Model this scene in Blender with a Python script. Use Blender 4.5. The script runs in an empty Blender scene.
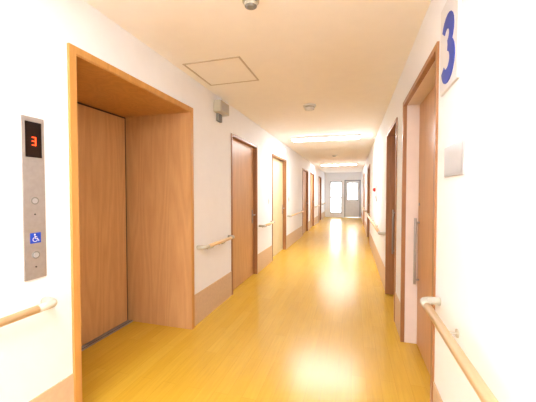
import bpy, bmesh, math
from mathutils import Vector, Matrix
scene = bpy.context.scene
scene.view_settings.view_transform = 'Standard'
scene.view_settings.look = 'None'
scene.view_settings.exposure = 0.4

XL, XR, ZC = -1.543, 0.438, 2.50
Y0, Y1 = -4.0, 17.0

def srgb(r, g, b):
    f = lambda c: (c/255/12.92) if c/255 <= .04045 else ((c/255+.055)/1.055)**2.4
    return (f(r), f(g), f(b), 1)

# ---------------- materials ----------------
def base(name, rough=.5, metal=0):
    m = bpy.data.materials.new(name); m.use_nodes = True
    nt = m.node_tree; p = nt.nodes['Principled BSDF']
    p.inputs['Roughness'].default_value = rough
    p.inputs['Metallic'].default_value = metal
    return m, nt, p

def plain(name, col, rough=.5, metal=0, var=.03, scale=8, bump=0, bscale=200):
    m, nt, p = base(name, rough, metal)
    tc = nt.nodes.new('ShaderNodeTexCoord')
    n = nt.nodes.new('ShaderNodeTexNoise'); n.inputs['Scale'].default_value = scale
    nt.links.new(tc.outputs['Object'], n.inputs['Vector'])
    r = nt.nodes.new('ShaderNodeValToRGB')
    r.color_ramp.elements[0].position = .3; r.color_ramp.elements[1].position = .7
    r.color_ramp.elements[0].color = tuple(c*(1-var) for c in col[:3])+(1,)
    r.color_ramp.elements[1].color = tuple(min(1, c*(1+var)) for c in col[:3])+(1,)
    nt.links.new(n.outputs['Fac'], r.inputs['Fac']); nt.links.new(r.outputs['Color'], p.inputs['Base Color'])
    if bump:
        n2 = nt.nodes.new('ShaderNodeTexNoise'); n2.inputs['Scale'].default_value = bscale
        nt.links.new(tc.outputs['Object'], n2.inputs['Vector'])
        b = nt.nodes.new('ShaderNodeBump'); b.inputs['Strength'].default_value = bump; b.inputs['Distance'].default_value = .002
        nt.links.new(n2.outputs['Fac'], b.inputs['Height']); nt.links.new(b.outputs['Normal'], p.inputs['Normal'])
    return m

def wood(name, c1, c2, rough=.4, axis='Z', offset=0):
    m, nt, p = base(name, rough)
    tc = nt.nodes.new('ShaderNodeTexCoord')
    mp = nt.nodes.new('ShaderNodeMapping')
    s = {'Z': (1, 1, .09), 'Y': (1, .09, 1)}[axis]
    mp.inputs['Scale'].default_value = s; mp.inputs['Location'].default_value = (offset, offset*.7, 0)
    nt.links.new(tc.outputs['Object'], mp.inputs['Vector'])
    n = nt.nodes.new('ShaderNodeTexNoise'); n.inputs['Scale'].default_value = 3.2; n.inputs['Detail'].default_value = 2
    nt.links.new(mp.outputs[0], n.inputs['Vector'])
    mu = nt.nodes.new('ShaderNodeMath'); mu.operation = 'MULTIPLY'; mu.inputs[1].default_value = 26
    nt.links.new(n.outputs['Fac'], mu.inputs[0])
    fr = nt.nodes.new('ShaderNodeMath'); fr.operation = 'PINGPONG'; fr.inputs[1].default_value = 1
    nt.links.new(mu.outputs[0], fr.inputs[0])
    n2 = nt.nodes.new('ShaderNodeTexNoise'); n2.inputs['Scale'].default_value = 90; n2.inputs['Detail'].default_value = 3
    nt.links.new(mp.outputs[0], n2.inputs['Vector'])
    mx = nt.nodes.new('ShaderNodeMath'); mx.operation = 'MULTIPLY_ADD'; mx.inputs[1].default_value = .4
    nt.links.new(fr.outputs[0], mx.inputs[0]); 
    m2 = nt.nodes.new('ShaderNodeMath'); m2.operation = 'MULTIPLY'; m2.inputs[1].default_value = .6
    nt.links.new(n2.outputs['Fac'], m2.inputs[0]); nt.links.new(m2.outputs[0], mx.inputs[2])
    r = nt.nodes.new('ShaderNodeValToRGB'); r.color_ramp.elements[0].color = c1; r.color_ramp.elements[1].color = c2
    r.color_ramp.elements[0].position = .1; r.color_ramp.elements[1].position = .85
    nt.links.new(mx.outputs[0], r.inputs['Fac']); nt.links.new(r.outputs['Color'], p.inputs['Base Color'])
    return m

def floor_mat():
    m, nt, p = base('yellow_vinyl_plank', .25)
    tc = nt.nodes.new('ShaderNodeTexCoord')
    mp = nt.nodes.new('ShaderNodeMapping'); mp.inputs['Rotation'].default_value = (0, 0, math.pi/2)
    nt.links.new(tc.outputs['Object'], mp.inputs['Vector'])
    br = nt.nodes.new('ShaderNodeTexBrick')
    br.inputs['Color1'].default_value = srgb(218, 174, 58); br.inputs['Color2'].default_value = srgb(212, 167, 50)
    br.inputs['Mortar'].default_value = srgb(198, 150, 42)
    br.inputs['Scale'].default_value = 1; br.inputs['Mortar Size'].default_value = .001
    br.inputs['Brick Width'].default_value = .9; br.inputs['Row Height'].default_value = .1
    nt.links.new(mp.outputs[0], br.inputs['Vector'])
    mp2 = nt.nodes.new('ShaderNodeMapping'); mp2.inputs['Scale'].default_value = (1, .06, 1)
    nt.links.new(tc.outputs['Object'], mp2.inputs['Vector'])
    n = nt.nodes.new('ShaderNodeTexNoise'); n.inputs['Scale'].default_value = 60; n.inputs['Detail'].default_value = 3
    nt.links.new(mp2.outputs[0], n.inputs['Vector'])
    r = nt.nodes.new('ShaderNodeValToRGB')
    r.color_ramp.elements[0].color = (.88, .87, .84, 1); r.color_ramp.elements[1].color = (1.0, 1.0, 1.0, 1)
    r.color_ramp.elements[0].position = .35; r.color_ramp.elements[1].position = .65
    nt.links.new(n.outputs['Fac'], r.inputs['Fac'])
    mx = nt.nodes.new('ShaderNodeMix'); mx.data_type = 'RGBA'; mx.blend_type = 'MULTIPLY'; mx.inputs[0].default_value = .6
    nt.links.new(br.outputs['Color'], mx.inputs[6]); nt.links.new(r.outputs['Color'], mx.inputs[7])
    nt.links.new(mx.outputs[2], p.inputs['Base Color'])
    n3 = nt.nodes.new('ShaderNodeTexNoise'); n3.inputs['Scale'].default_value = 9
    nt.links.new(tc.outputs['Object'], n3.inputs['Vector'])
    b = nt.nodes.new('ShaderNodeBump'); b.inputs['Strength'].default_value = .1; b.inputs['Distance'].default_value = .01
    nt.links.new(n3.outputs['Fac'], b.inputs['Height']); nt.links.new(b.outputs['Normal'], p.inputs['Normal'])
    return m

def emis(name, col, s):
    m, nt, p = base(name)
    p.inputs['Base Color'].default_value = col
    p.inputs['Emission Color'].default_value = col
    p.inputs['Emission Strength'].default_value = s
    return m

M = {}
M['wall'] = plain('white_wallpaper', srgb(243, 243, 246), .75, var=.01, bump=.2, bscale=220)
M['ceil'] = plain('ceiling_board', srgb(249, 244, 241), .85, var=.01, bump=.15, bscale=150)
M['wains'] = plain('tan_wainscot', srgb(210, 180, 148), .5, var=.05, scale=30)
M['floor'] = floor_mat()
M['wood'] = wood('laminate_oak', srgb(190, 140, 90), srgb(208, 160, 108))
M['wood2'] = wood('laminate_elevator', srgb(190, 142, 90), srgb(210, 162, 110), offset=3)
M['trim'] = wood('casing_wood', srgb(186, 132, 66), srgb(206, 150, 82))
M['trimd'] = wood('casing_dark', srgb(144, 96, 56), srgb(166, 114, 70))
M['rail'] = wood('rail_beech', srgb(224, 186, 134), srgb(234, 202, 156), axis='Y')
M['cream'] = plain('cream_plastic', srgb(190, 184, 168), .4)
M['pale'] = plain('pale_jamb', srgb(226, 208, 198), .5)
M['paled'] = plain('cream_door', srgb(218, 202, 160), .4)
M['steel'] = plain('brushed_steel', srgb(166, 158, 152), .4, .45, var=.05, scale=50)
M['grey'] = plain('grey_plastic', srgb(130, 126, 120), .5)
M['white'] = plain('white_plastic', srgb(222, 220, 220), .4)
M['plate'] = plain('satin_plate', srgb(178, 177, 178), .3, .3)
M['black'] = plain('black_glass', srgb(22, 16, 16), .15)
M['dark'] = plain('dark_gap', srgb(52, 38, 30), .6)
M['blue'] = plain('blue_paint', srgb(18, 62, 170), .4)
M['alu'] = plain('aluminium_frame', srgb(150, 150, 154), .4, .1)
M['hatch'] = plain('hatch_frame', srgb(205, 190, 175), .4, .2)
M['red'] = plain('red_lamp', srgb(200, 40, 30), .3)
M['led'] = emis('red_led', srgb(255, 70, 20), 2)
M['tube'] = emis('fluorescent_diffuser', (.97, .975, 1, 1), 50)
g = bpy.data.materials.new('window_glass'); g.use_nodes = True
nt = g.node_tree; nt.nodes.clear()
o = nt.nodes.new('ShaderNodeOutputMaterial'); mixs = nt.nodes.new('ShaderNodeMixShader'); mixs.inputs[0].default_value = .08
t = nt.nodes.new('ShaderNodeBsdfTransparent'); gl = nt.nodes.new('ShaderNodeBsdfGlossy'); gl.inputs['Roughness'].default_value = .05
nt.links.new(t.outputs[0], mixs.inputs[1]); nt.links.new(gl.outputs[0], mixs.inputs[2]); nt.links.new(mixs.outputs[0], o.inputs[0])
M['glass'] = g

# ---------------- builder ----------------
class B:
    def __init__(s, name):
        s.name = name; s.bm = bmesh.new(); s.mats = []
    def mi(s, k):
        if k not in s.mats: s.mats.append(k)
        return s.mats.index(k)
    def box(s, x0, x1, y0, y1, z0, z1, k):
        x0, x1 = min(x0, x1), max(x0, x1); y0, y1 = min(y0, y1), max(y0, y1); z0, z1 = min(z0, z1), max(z0, z1)
        v = [s.bm.verts.new(c) for c in [(x0,y0,z0),(x1,y0,z0),(x1,y1,z0),(x0,y1,z0),(x0,y0,z1),(x1,y0,z1),(x1,y1,z1),(x0,y1,z1)]]
        for f in [(0,3,2,1),(4,5,6,7),(0,1,5,4),(1,2,6,5),(2,3,7,6),(3,0,4,7)]:
            fc = s.bm.faces.new([v[i] for i in f]); fc.material_index = s.mi(k)
        return s
    def tube(s, pts, r, k, seg=14, smooth=True):
        pts = [Vector(p) for p in pts]; rings = []
        up = Vector((0, 0, 1))
        for i, p in enumerate(pts):
            if i == 0: t = pts[1]-pts[0]
            elif i == len(pts)-1: t = pts[-1]-pts[-2]
            else: t = (pts[i]-pts[i-1]).normalized()+(pts[i+1]-pts[i]).normalized()
            t.normalize()
            u = up if abs(t.dot(up)) < .95 else Vector((0, 1, 0))
            a = t.cross(u).normalized(); b = a.cross(t).normalized()
            rr = r[i] if isinstance(r, (list, tuple)) else r
            rings.append([s.bm.verts.new(p+(a*math.cos(2*math.pi*j/seg)+b*math.sin(2*math.pi*j/seg))*rr) for j in range(seg)])
        m = s.mi(k)
        for q in range(len(rings)-1):
            for j in range(seg):
                f = s.bm.faces.new([rings[q][j], rings[q][(j+1)%seg], rings[q+1][(j+1)%seg], rings[q+1][j]])
                f.material_index = m; f.smooth = smooth
        for rg in (rings[0], rings[-1]):
            f = s.bm.faces.new(rg); f.material_index = m
        return s
    def poly(s, pts, dirv, k):   # flat polygon extruded along dirv
        d = Vector(dirv); m = s.mi(k)
        a = [s.bm.verts.new(Vector(p)) for p in pts]; b = [s.bm.verts.new(Vector(p)+d) for p in pts]
        for f in (a, b[::-1]):
            fc = s.bm.faces.new(f); fc.material_index = m
        n = len(a)
        for i in range(n):
            fc = s.bm.faces.new([a[i], b[i], b[(i+1)%n], a[(i+1)%n]]); fc.material_index = m
        return s
    def stroke(s, pts2, w, x, side, thick, k, yc, zc):
        """ribbon in wall plane. pts2 = (h, v) as read by a viewer; side -1 left wall, +1 right wall"""
        L = []; R = []
        P = [Vector(p) for p in pts2]
        for i, p in enumerate(P):
            if i == 0: t = P[1]-P[0]
            elif i == len(P)-1: t = P[-1]-P[-2]
            else: t = (P[i]-P[i-1]).normalized()+(P[i+1]-P[i]).normalized()
            t.normalize(); n = Vector((-t.y, t.x))
            ww = (w[i] if isinstance(w, list) else w)/2
            L.append(p+n*ww); R.append(p-n*ww)
        hs = 1 if side < 0 else -1
        for i in range(len(P)-1):
            q = [L[i], L[i+1], R[i+1], R[i]]
            s.poly([(x, yc+hs*c.x, zc+c.y) for c in q], (-side*thick, 0, 0), k)
        return s
    def done(s, bevel=0):
        bmesh.ops.recalc_face_normals(s.bm, faces=s.bm.faces)
        me = bpy.data.meshes.new(s.name); s.bm.to_mesh(me); s.bm.free()
        for k in s.mats: me.materials.append(M[k])
        ob = bpy.data.objects.new(s.name, me); scene.collection.objects.link(ob)
        if bevel:
            mod = ob.modifiers.new('bevel', 'BEVEL'); mod.width = bevel; mod.segments = 2; mod.limit_method = 'ANGLE'
        return ob

# ---------------- shell ----------------
EL = (1.298, 2.618, 2.19)
LD = [(3.60, 4.69, 2.14), (5.64, 6.91, 2.14), (9.3, 10.5, 2.14), (11.1, 12.2, 2.14), (13.8, 15.0, 2.14)]
RD = [(1.79, 2.92, 2.17), (3.32, 4.25, 2.14), (8.4, 9.6, 2.14), (12.0, 13.2, 2.14)]
WH = .32
B('floor').box(-2.6, XR+.2, Y0-.2, Y1+.2, -.1, 0, 'floor').done()
B('ceiling').box(-2.6, XR+.2, Y0-.2, Y1+.2, ZC, ZC+.1, 'ceil').done()
def wall(name, xf, sgn, ops, side):
    b = B(name); bb = B('baseboard_'+side)
    xo = xf+sgn*.16; y = Y0
    for (a, c, zt) in ops+[(Y1, None, None)]:
        b.box(xf, xo, y, a, 0, ZC, 'wall')
        bb.box(xf, xf-sgn*.006, y+.001, a-.001, 0.0, WH, 'wains')
        if c is None: break
        b.box(xf, xo, a, c, zt, ZC, 'wall'); y = c
    b.done(); bb.done(.0015)
wall('wall_left', XL, -1, [EL]+LD, 'left')
wall('wall_right', XR, 1, RD, 'right')
WX = (-1.24, -.60, .22, 2.0); DX = (-.46, .40, 2.08)
b = B('wall_end'); w = 'wall'
b.box(XL-.16, WX[0], Y1, Y1+.15, 0, ZC, w); b.box(WX[0], WX[1], Y1, Y1+.15, 0, WX[2], w); b.box(WX[0], WX[1], Y1, Y1+.15, WX[3], ZC, w)
b.box(WX[1], DX[0], Y1, Y1+.15, 0, ZC, w); b.box(DX[0], DX[1], Y1, Y1+.15, DX[2], ZC, w); b.box(DX[1], XR+.16, Y1, Y1+.15, 0, ZC, w)
b.done()
b = B('wall_back')
b.box(XL-.16, -1.45, Y0-.15, Y0, 0, ZC, w); b.box(.35, XR+.16, Y0-.15, Y0, 0, ZC, w); b.box(-1.45, .35, Y0-.15, Y0, 0, .1, w); b.box(-1.45, .35, Y0-.15, Y0, 2.4, ZC, w)
b.done()
def window(name, x0, x1, z0, z1, y, mull=True, vm=False):
    b = B(name); t = .045
    b.box(x0, x0+t, y, y+.09, z0, z1, 'alu').box(x1-t, x1, y, y+.09, z0, z1, 'alu')
    b.box(x0+t, x1-t, y, y+.09, z0, z0+t, 'alu').box(x0+t, x1-t, y, y+.09, z1-t, z1, 'alu')
    zm = (z0+z1)/2
    if mull: b.box(x0+t, x1-t, y+.02, y+.07, zm-.02, zm+.02, 'alu')
    b.box(x0+t, x1-t, y+.04, y+.046, z0+t, z1-t, 'glass')
    return b.done(.003)
window('window_1', WX[0], WX[1], WX[2], WX[3], Y1-.015)
window('added_fill_window', -1.45, .35, .1, 2.4, Y0-.12)  # unseen window added behind the camera, sized large to let in fill light
b = B('door_exit'); x0, x1, zt = DX
b.box(x0, x0+.05, Y1-.01, Y1+.09, 0, zt, 'alu').box(x1-.05, x1, Y1-.01, Y1+.09, 0, zt, 'alu').box(x0+.05, x1-.05, Y1-.01, Y1+.09, zt-.05, zt, 'alu')
b.box(x0+.05, x1-.05, Y1+.03, Y1+.07, .01, 1.0, 'white')
b.box(x0+.05, x0+.17, Y1+.03, Y1+.07, 1.0, zt-.05, 'white').box(x1-.17, x1-.05, Y1+.03, Y1+.07, 1.0, zt-.05, 'white')
b.box(x0+.17, x1-.17, Y1+.03, Y1+.07, 1.9, zt-.05, 'white').box(x0+.17, x1-.17, Y1+.045, Y1+.052, 1.0, 1.9, 'glass')
b.tube([(x1-.12, Y1+.03, .95), (x1-.12, Y1-.03, .95), (x1-.24, Y1-.03, .95)], .01, 'steel')
b.done(.003)

# ---------------- doors ----------------
n = [0]
def door(side, y0, y1, zt, recess=.05, casing='trim', jamb=None, panel='wood', handle='lever', near_handle=False):
    n[0] += 1
    jamb = jamb or casing
    xf = XL if side < 0 else XR; s = side
    b = B('door_%d' % n[0]); c = .035
    X = lambda d: xf+s*d     # d>0 goes into wall
    b.box(X(-.012), X(.02), y0, y0+c, 0, zt, casing).box(X(-.012), X(.02), y1-c, y1, 0, zt, casing).box(X(-.012), X(.02), y0+c, y1-c, zt-c, zt, casing)
    e = recess+.05
    b.box(X(.02), X(e), y0, y0+c, 0, zt, jamb).box(X(.02), X(e), y1-c, y1, 0, zt, jamb).box(X(.02), X(e), y0+c, y1-c, zt-c, zt, jamb)
    b.box(X(recess), X(recess+.04), y0+c+.004, y1-c-.004, .006, zt-c-.004, panel)
    b.box(X(recess+.03), X(recess+.05), y0+c, y1-c, .0, zt-c, 'dark')
    hy = y0+c+.07 if near_handle else y1-c-.07
    if handle == 'lever':
        d = 1 if near_handle else -1
        b.box(X(recess), X(recess-.006), hy-.022, hy+.022, .86, 1.08, 'steel')
        b.tube([(X(recess), hy, 1.0), (X(recess-.05), hy, 1.0), (X(recess-.055), hy+d*.02, 1.0), (X(recess-.055), hy+d*.12, 1.0)], .009, 'steel')
        b.tube([(X(recess-.004), hy, .91), (X(recess-.014), hy, .91)], .012, 'steel')
    else:
        z0, z1 = .56, 1.14
        b.tube([(X(recess-.035), hy, z0), (X(recess-.035), hy, z1)], .011, 'steel')
        for z in (z0+.04, z1-.04):
            b.tube([(X(recess), hy, z), (X(recess-.035), hy, z)], .008, 'steel')
        b.tube([(X(recess-.003), hy, 1.26), (X(recess-.01), hy, 1.26)], .014, 'steel')
    return b.done(.0025)
door(-1, *LD[0], casing='trimd', panel='wood')
door(-1, *LD[1], casing='trimd', panel='paled', recess=.07)
door(-1, *LD[2], casing='trimd'); door(-1, *LD[3], casing='trimd'); door(-1, *LD[4], casing='trimd')
door(1, *RD[0], casing='trimd', jamb='pale', recess=.12, handle='bar')
door(1, *RD[1], casing='trimd', recess=.1, handle='bar')
door(1, *RD[2], casing='trimd', recess=.08); door(1, *RD[3], casing='trimd', recess=.08)

# ---------------- elevator ----------------
y0, y1, zt = EL; XB = XL-.75; c = .045
b = B('elevator_surround')
b.box(XL+.012, XB, y0, y0+c, 0, zt, 'wood'); b.box(XL+.012, XB, y1-c, y1, 0, zt, 'wood')
b.box(XL+.012, XB, y0+c, y1-c, zt-c, zt, 'trim')
b.box(XL+.018, XL+.001, y0-.004, y0+c-.006, 0, zt-c+.006, 'trim').box(XL+.018, XL+.001, y1-c+.006, y1+.004, 0, zt-c+.006, 'trim').box(XL+.018, XL+.001, y0-.004, y1+.004, zt-c+.006, zt+.004, 'trim')
b.box(XB, XB-.12, y0, y1, 0, zt, 'dark')
b.done()
b = B('elevator_door'); ya, yb = y0+c+.004, y1-c-.03; ym = (ya+yb)/2-.2
b.box(XB+.002, XB+.03, ya, ym-.003, .015, zt-c-.02, 'wood2').box(XB+.002, XB+.018, ym, yb, .015, zt-c-.02, 'wood2')
b.box(XB+.002, XB+.07, ya, y1-c-.002, .0, .008, 'steel').box(XB+.05, XB+.056, ya, y1-c-.002, .008, .011, 'dark')
b.done(.0015)
pa, pb, pz0, pz1 = 1.045, 1.151, .925, 1.735
b = B('elevator_call_panel'); x = XL
b.box(x, x+.008, pa, pb, pz0, pz1, 'steel')
b.box(x+.008, x+.0095, pa+.014, pb-.014, 1.535, 1.71, 'black')
yc = (pa+pb)/2
sw, sh = .018, .019
for hz in (sh, 0, -sh):
    b.stroke([(-sw/2, hz), (sw/2, hz)], .005, x+.0095, -1, .001, 'led', yc, 1.615)
b.stroke([(sw/2, sh+.003), (sw/2, -sh-.003)], .005, x+.0095, -1, .0012, 'led', yc, 1.615)
def ring(b, yc, zc, r0, r1, x, th, k, seg=24, a0=0, a1=2*math.pi):
    for i in range(seg):
        a, c2 = a0+(a1-a0)*i/seg, a0+(a1-a0)*(i+1)/seg
        b.poly([(x, yc+r*math.cos(t), zc+r*math.sin(t)) for r, t in ((r0, a), (r1, a), (r1, c2), (r0, c2))], (th, 0, 0), k)
for z in (1.318, 1.045):
    ring(b, yc, z, .013, .019, x+.008, .003, 'grey'); b.tube([(x+.008, yc, z), (x+.012, yc, z)], .013, 'plate', smooth=False)
b.tube([(x+.008, yc, 1.25), (x+.010, yc, 1.25)], .004, 'dark'); b.tube([(x+.008, yc, .985), (x+.010, yc, .985)], .004, 'dark')
b.box(x+.008, x+.0095, yc-.026, yc+.026, 1.105, 1.157, 'blue')
zz = 1.131; xx = x+.0095
b.tube([(xx, yc-.004, zz+.018), (xx+.001, yc-.004, zz+.018)], .004, 'white')
b.stroke([(-.004, .013), (-.003, -.002), (.008, -.002), (.013, -.014), (.017, -.013)], .0035, xx, -1, .001, 'white', yc, zz)
b.stroke([(-.004, .007), (.007, .006)], .003, xx, -1, .001, 'white', yc, zz)
ring(b, yc-.003, zz-.007, .0095, .012, xx, .001, 'white', a0=math.radians(120), a1=math.radians(345))
b.done()

# ---------------- handrails ----------------
def rail(side, ya, yb, end_a=True, end_b=True):
    xf = XL if side < 0 else XR; s = -side; off = .08; z = .795; r = .019
    X = lambda d: xf+s*d
    b = B('handrail')
    ra = ya+.11 if end_a else ya; rb = yb-.11 if end_b else yb
    b.tube([(X(off), ra, z), (X(off), rb, z)], r, 'rail', 18)
    def cap(y, d, yr):
        pts = [(X(off), yr, z), (X(off), y-d*.045, z)]
        for i in range(1, 7):
            a = math.pi/2*i/6
            pts.append((X(off-.045+.045*math.cos(a)), y-d*.045+d*.045*math.sin(a)*.6, z))
        pts.append((X(.0), y-d*.018, z))
        b.tube(pts, r+.001, 'cream', 18)
    if end_a: cap(ya, -1, ra)
    if end_b: cap(yb, 1, rb)
    L = rb-ra; k = max(2, int(L/1.0)+1)
    for i in range(k):
        y = ra+.12+(L-.30)*i/(k-1)
        b.tube([(X(off), y, z-.016), (X(off-.01), y, z-.032), (X(off-.035), y, z-.042), (X(.004), y, z-.042)], .006, 'cream', 10)
        b.tube([(X(0), y, z-.042), (X(.006), y, z-.042)], .018, 'cream', 18)
    return b.done()
rail(-1, -3.2, 1.16); rail(-1, 2.70, 3.52); rail(-1, 4.78, 5.56); rail(-1, 7.05, 9.15); rail(-1, 12.35, 13.7); rail(-1, 15.2, 16.8)
rail(1, -3.2, 1.72); rail(1, 4.33, 8.3); rail(1, 9.7, 11.9)

# ---------------- ceiling things ----------------
XM = (XL+XR)/2
for y in (6.1, 11.9, .2, -2.9):
    b = B('ceiling_light'); hw, hl = .12, .68
    b.box(XM-hl, XM+hl, y-hw, y+hw, ZC-.042, ZC, 'white')
    b.box(XM-hl+.02, XM+hl-.02, y-hw+.008, y+hw-.008, ZC-.055, ZC-.042, 'tube')
    b.done()
def lathe_down(name, x, y, prof, ks):
    b = B(name)
    for (h0, r0, h1, r1), k in zip(prof, ks):
        b.tube([(x, y, ZC-h0), (x, y, ZC-h1)], [r0, r1], k, 32)
    return b.done()
lathe_down('smoke_detector', XM, 3.88, [(0, .085, .018, .085), (.018, .06, .03, .06), (.03, .07, .055, .062), (.055, .062, .068, .03)], ['white', 'cream', 'white', 'white'])
lathe_down('smoke_detector', -.59, 1.68, [(0, .05, .012, .05), (.012, .036, .022, .036), (.022, .042, .038, .036), (.038, .036, .046, .015)], ['cream', 'dark', 'cream', 'grey'])
lathe_down('smoke_detector', XM, 9.2, [(0, .075, .02, .075), (.02, .06, .05, .05)], ['white', 'white'])
b = B('ceiling_access_hatch'); xa, xb, ya, yb = -1.46, -.92, 2.33, 2.87; t = .014
for q in ((xa, xb, ya, ya+t), (xa, xb, yb-t, yb), (xa, xa+t, ya+t, yb-t), (xb-t, xb, ya+t, yb-t)):
    b.box(*q, ZC-.006, ZC, 'hatch')
b.box(xa+t+.004, xb-t-.004, ya+t+.004, yb-t-.004, ZC-.004, ZC, 'ceil')
b.box(xa+t, xb-t, ya+t, yb-t, ZC-.001, ZC, 'grey')
b.done()

# ---------------- wall things ----------------
b = B('emergency_speaker'); x = XL
b.box(x, x+.09, 3.10, 3.34, 2.29, 2.42, 'cream'); b.box(x+.09, x+.094, 3.12, 3.32, 2.31, 2.40, 'plate')
b.box(x, x+.03, 3.17, 3.27, 2.20, 2.29, 'grey')
b.done(.006)
b = B('floor_number_sign'); x = XR; yc, zc = 1.60, 2.05
b.box(x, x-.012, 1.46, 1.72, 1.855, 2.28, 'white')
q = .93
pts = []; ws = []
for i in range(15):
    a = math.radians(155-235*i/14); pts.append((q*(-.005+.07*math.cos(a)), q*(.068+.062*math.sin(a)))); ws.append(.048+.024*math.sin(math.pi*i/14))
b.stroke(pts, ws, x-.012, 1, .002, 'blue', yc, zc)
pts = []; ws = []
for i in range(17):
    a = math.radians(85-245*i/16); pts.append((q*(.0+.08*math.cos(a)), q*(-.07+.075*math.sin(a)))); ws.append(.048+.03*math.sin(math.pi*i/16))
b.stroke(pts, ws, x-.012, 1, .0025, 'blue', yc, zc)
b.done()
b = B('room_name_plate'); b.box(XR, XR-.008, 1.38, 1.64, 1.435, 1.575, 'plate'); b.box(XR-.008, XR-.0095, 1.39, 1.63, 1.445, 1.565, 'plate'); b.done(.002)
b = B('fire_alarm_box'); b.box(XR, XR-.03, 5.85, 6.05, 1.2, 1.5, 'white'); b.tube([(XR-.03, 5.95, 1.42), (XR-.06, 5.95, 1.42), (XR-.075, 5.95, 1.42)], [.04, .036, .015], 'red', 20)
b.tube([(XR-.03, 5.95, 1.28), (XR-.036, 5.95, 1.28)], .03, 'red', 20); b.done()
b = B('projecting_room_sign'); b.box(XL, XL+.02, 6.25, 6.29, 2.2, 2.36, 'alu'); b.box(XL+.02, XL+.14, 6.26, 6.28, 2.21, 2.35, 'plate'); b.done(.002)
for (yy) in (5.4, 7.2):
    b = B('light_switch'); b.box(XL, XL+.008, yy-.035, yy+.035, 1.14, 1.26, 'white'); b.box(XL+.008, XL+.012, yy-.018, yy+.018, 1.17, 1.23, 'cream'); b.done(.002)

# ---------------- world, camera ----------------
wd = bpy.data.worlds.new('World'); scene.world = wd; wd.use_nodes = True
bg = wd.node_tree.nodes['Background']; bg.inputs[0].default_value = (.93, .97, 1, 1); bg.inputs[1].default_value = 6.5
cam = bpy.data.cameras.new('camera'); co = bpy.data.objects.new('camera', cam); scene.collection.objects.link(co)
cam.sensor_width = 36; cam.lens = 19.81; cam.clip_start = .02
co.location = (0, 0, 1.357); co.rotation_euler = (math.radians(90-1.55), 0, math.radians(16.07))
scene.camera = co
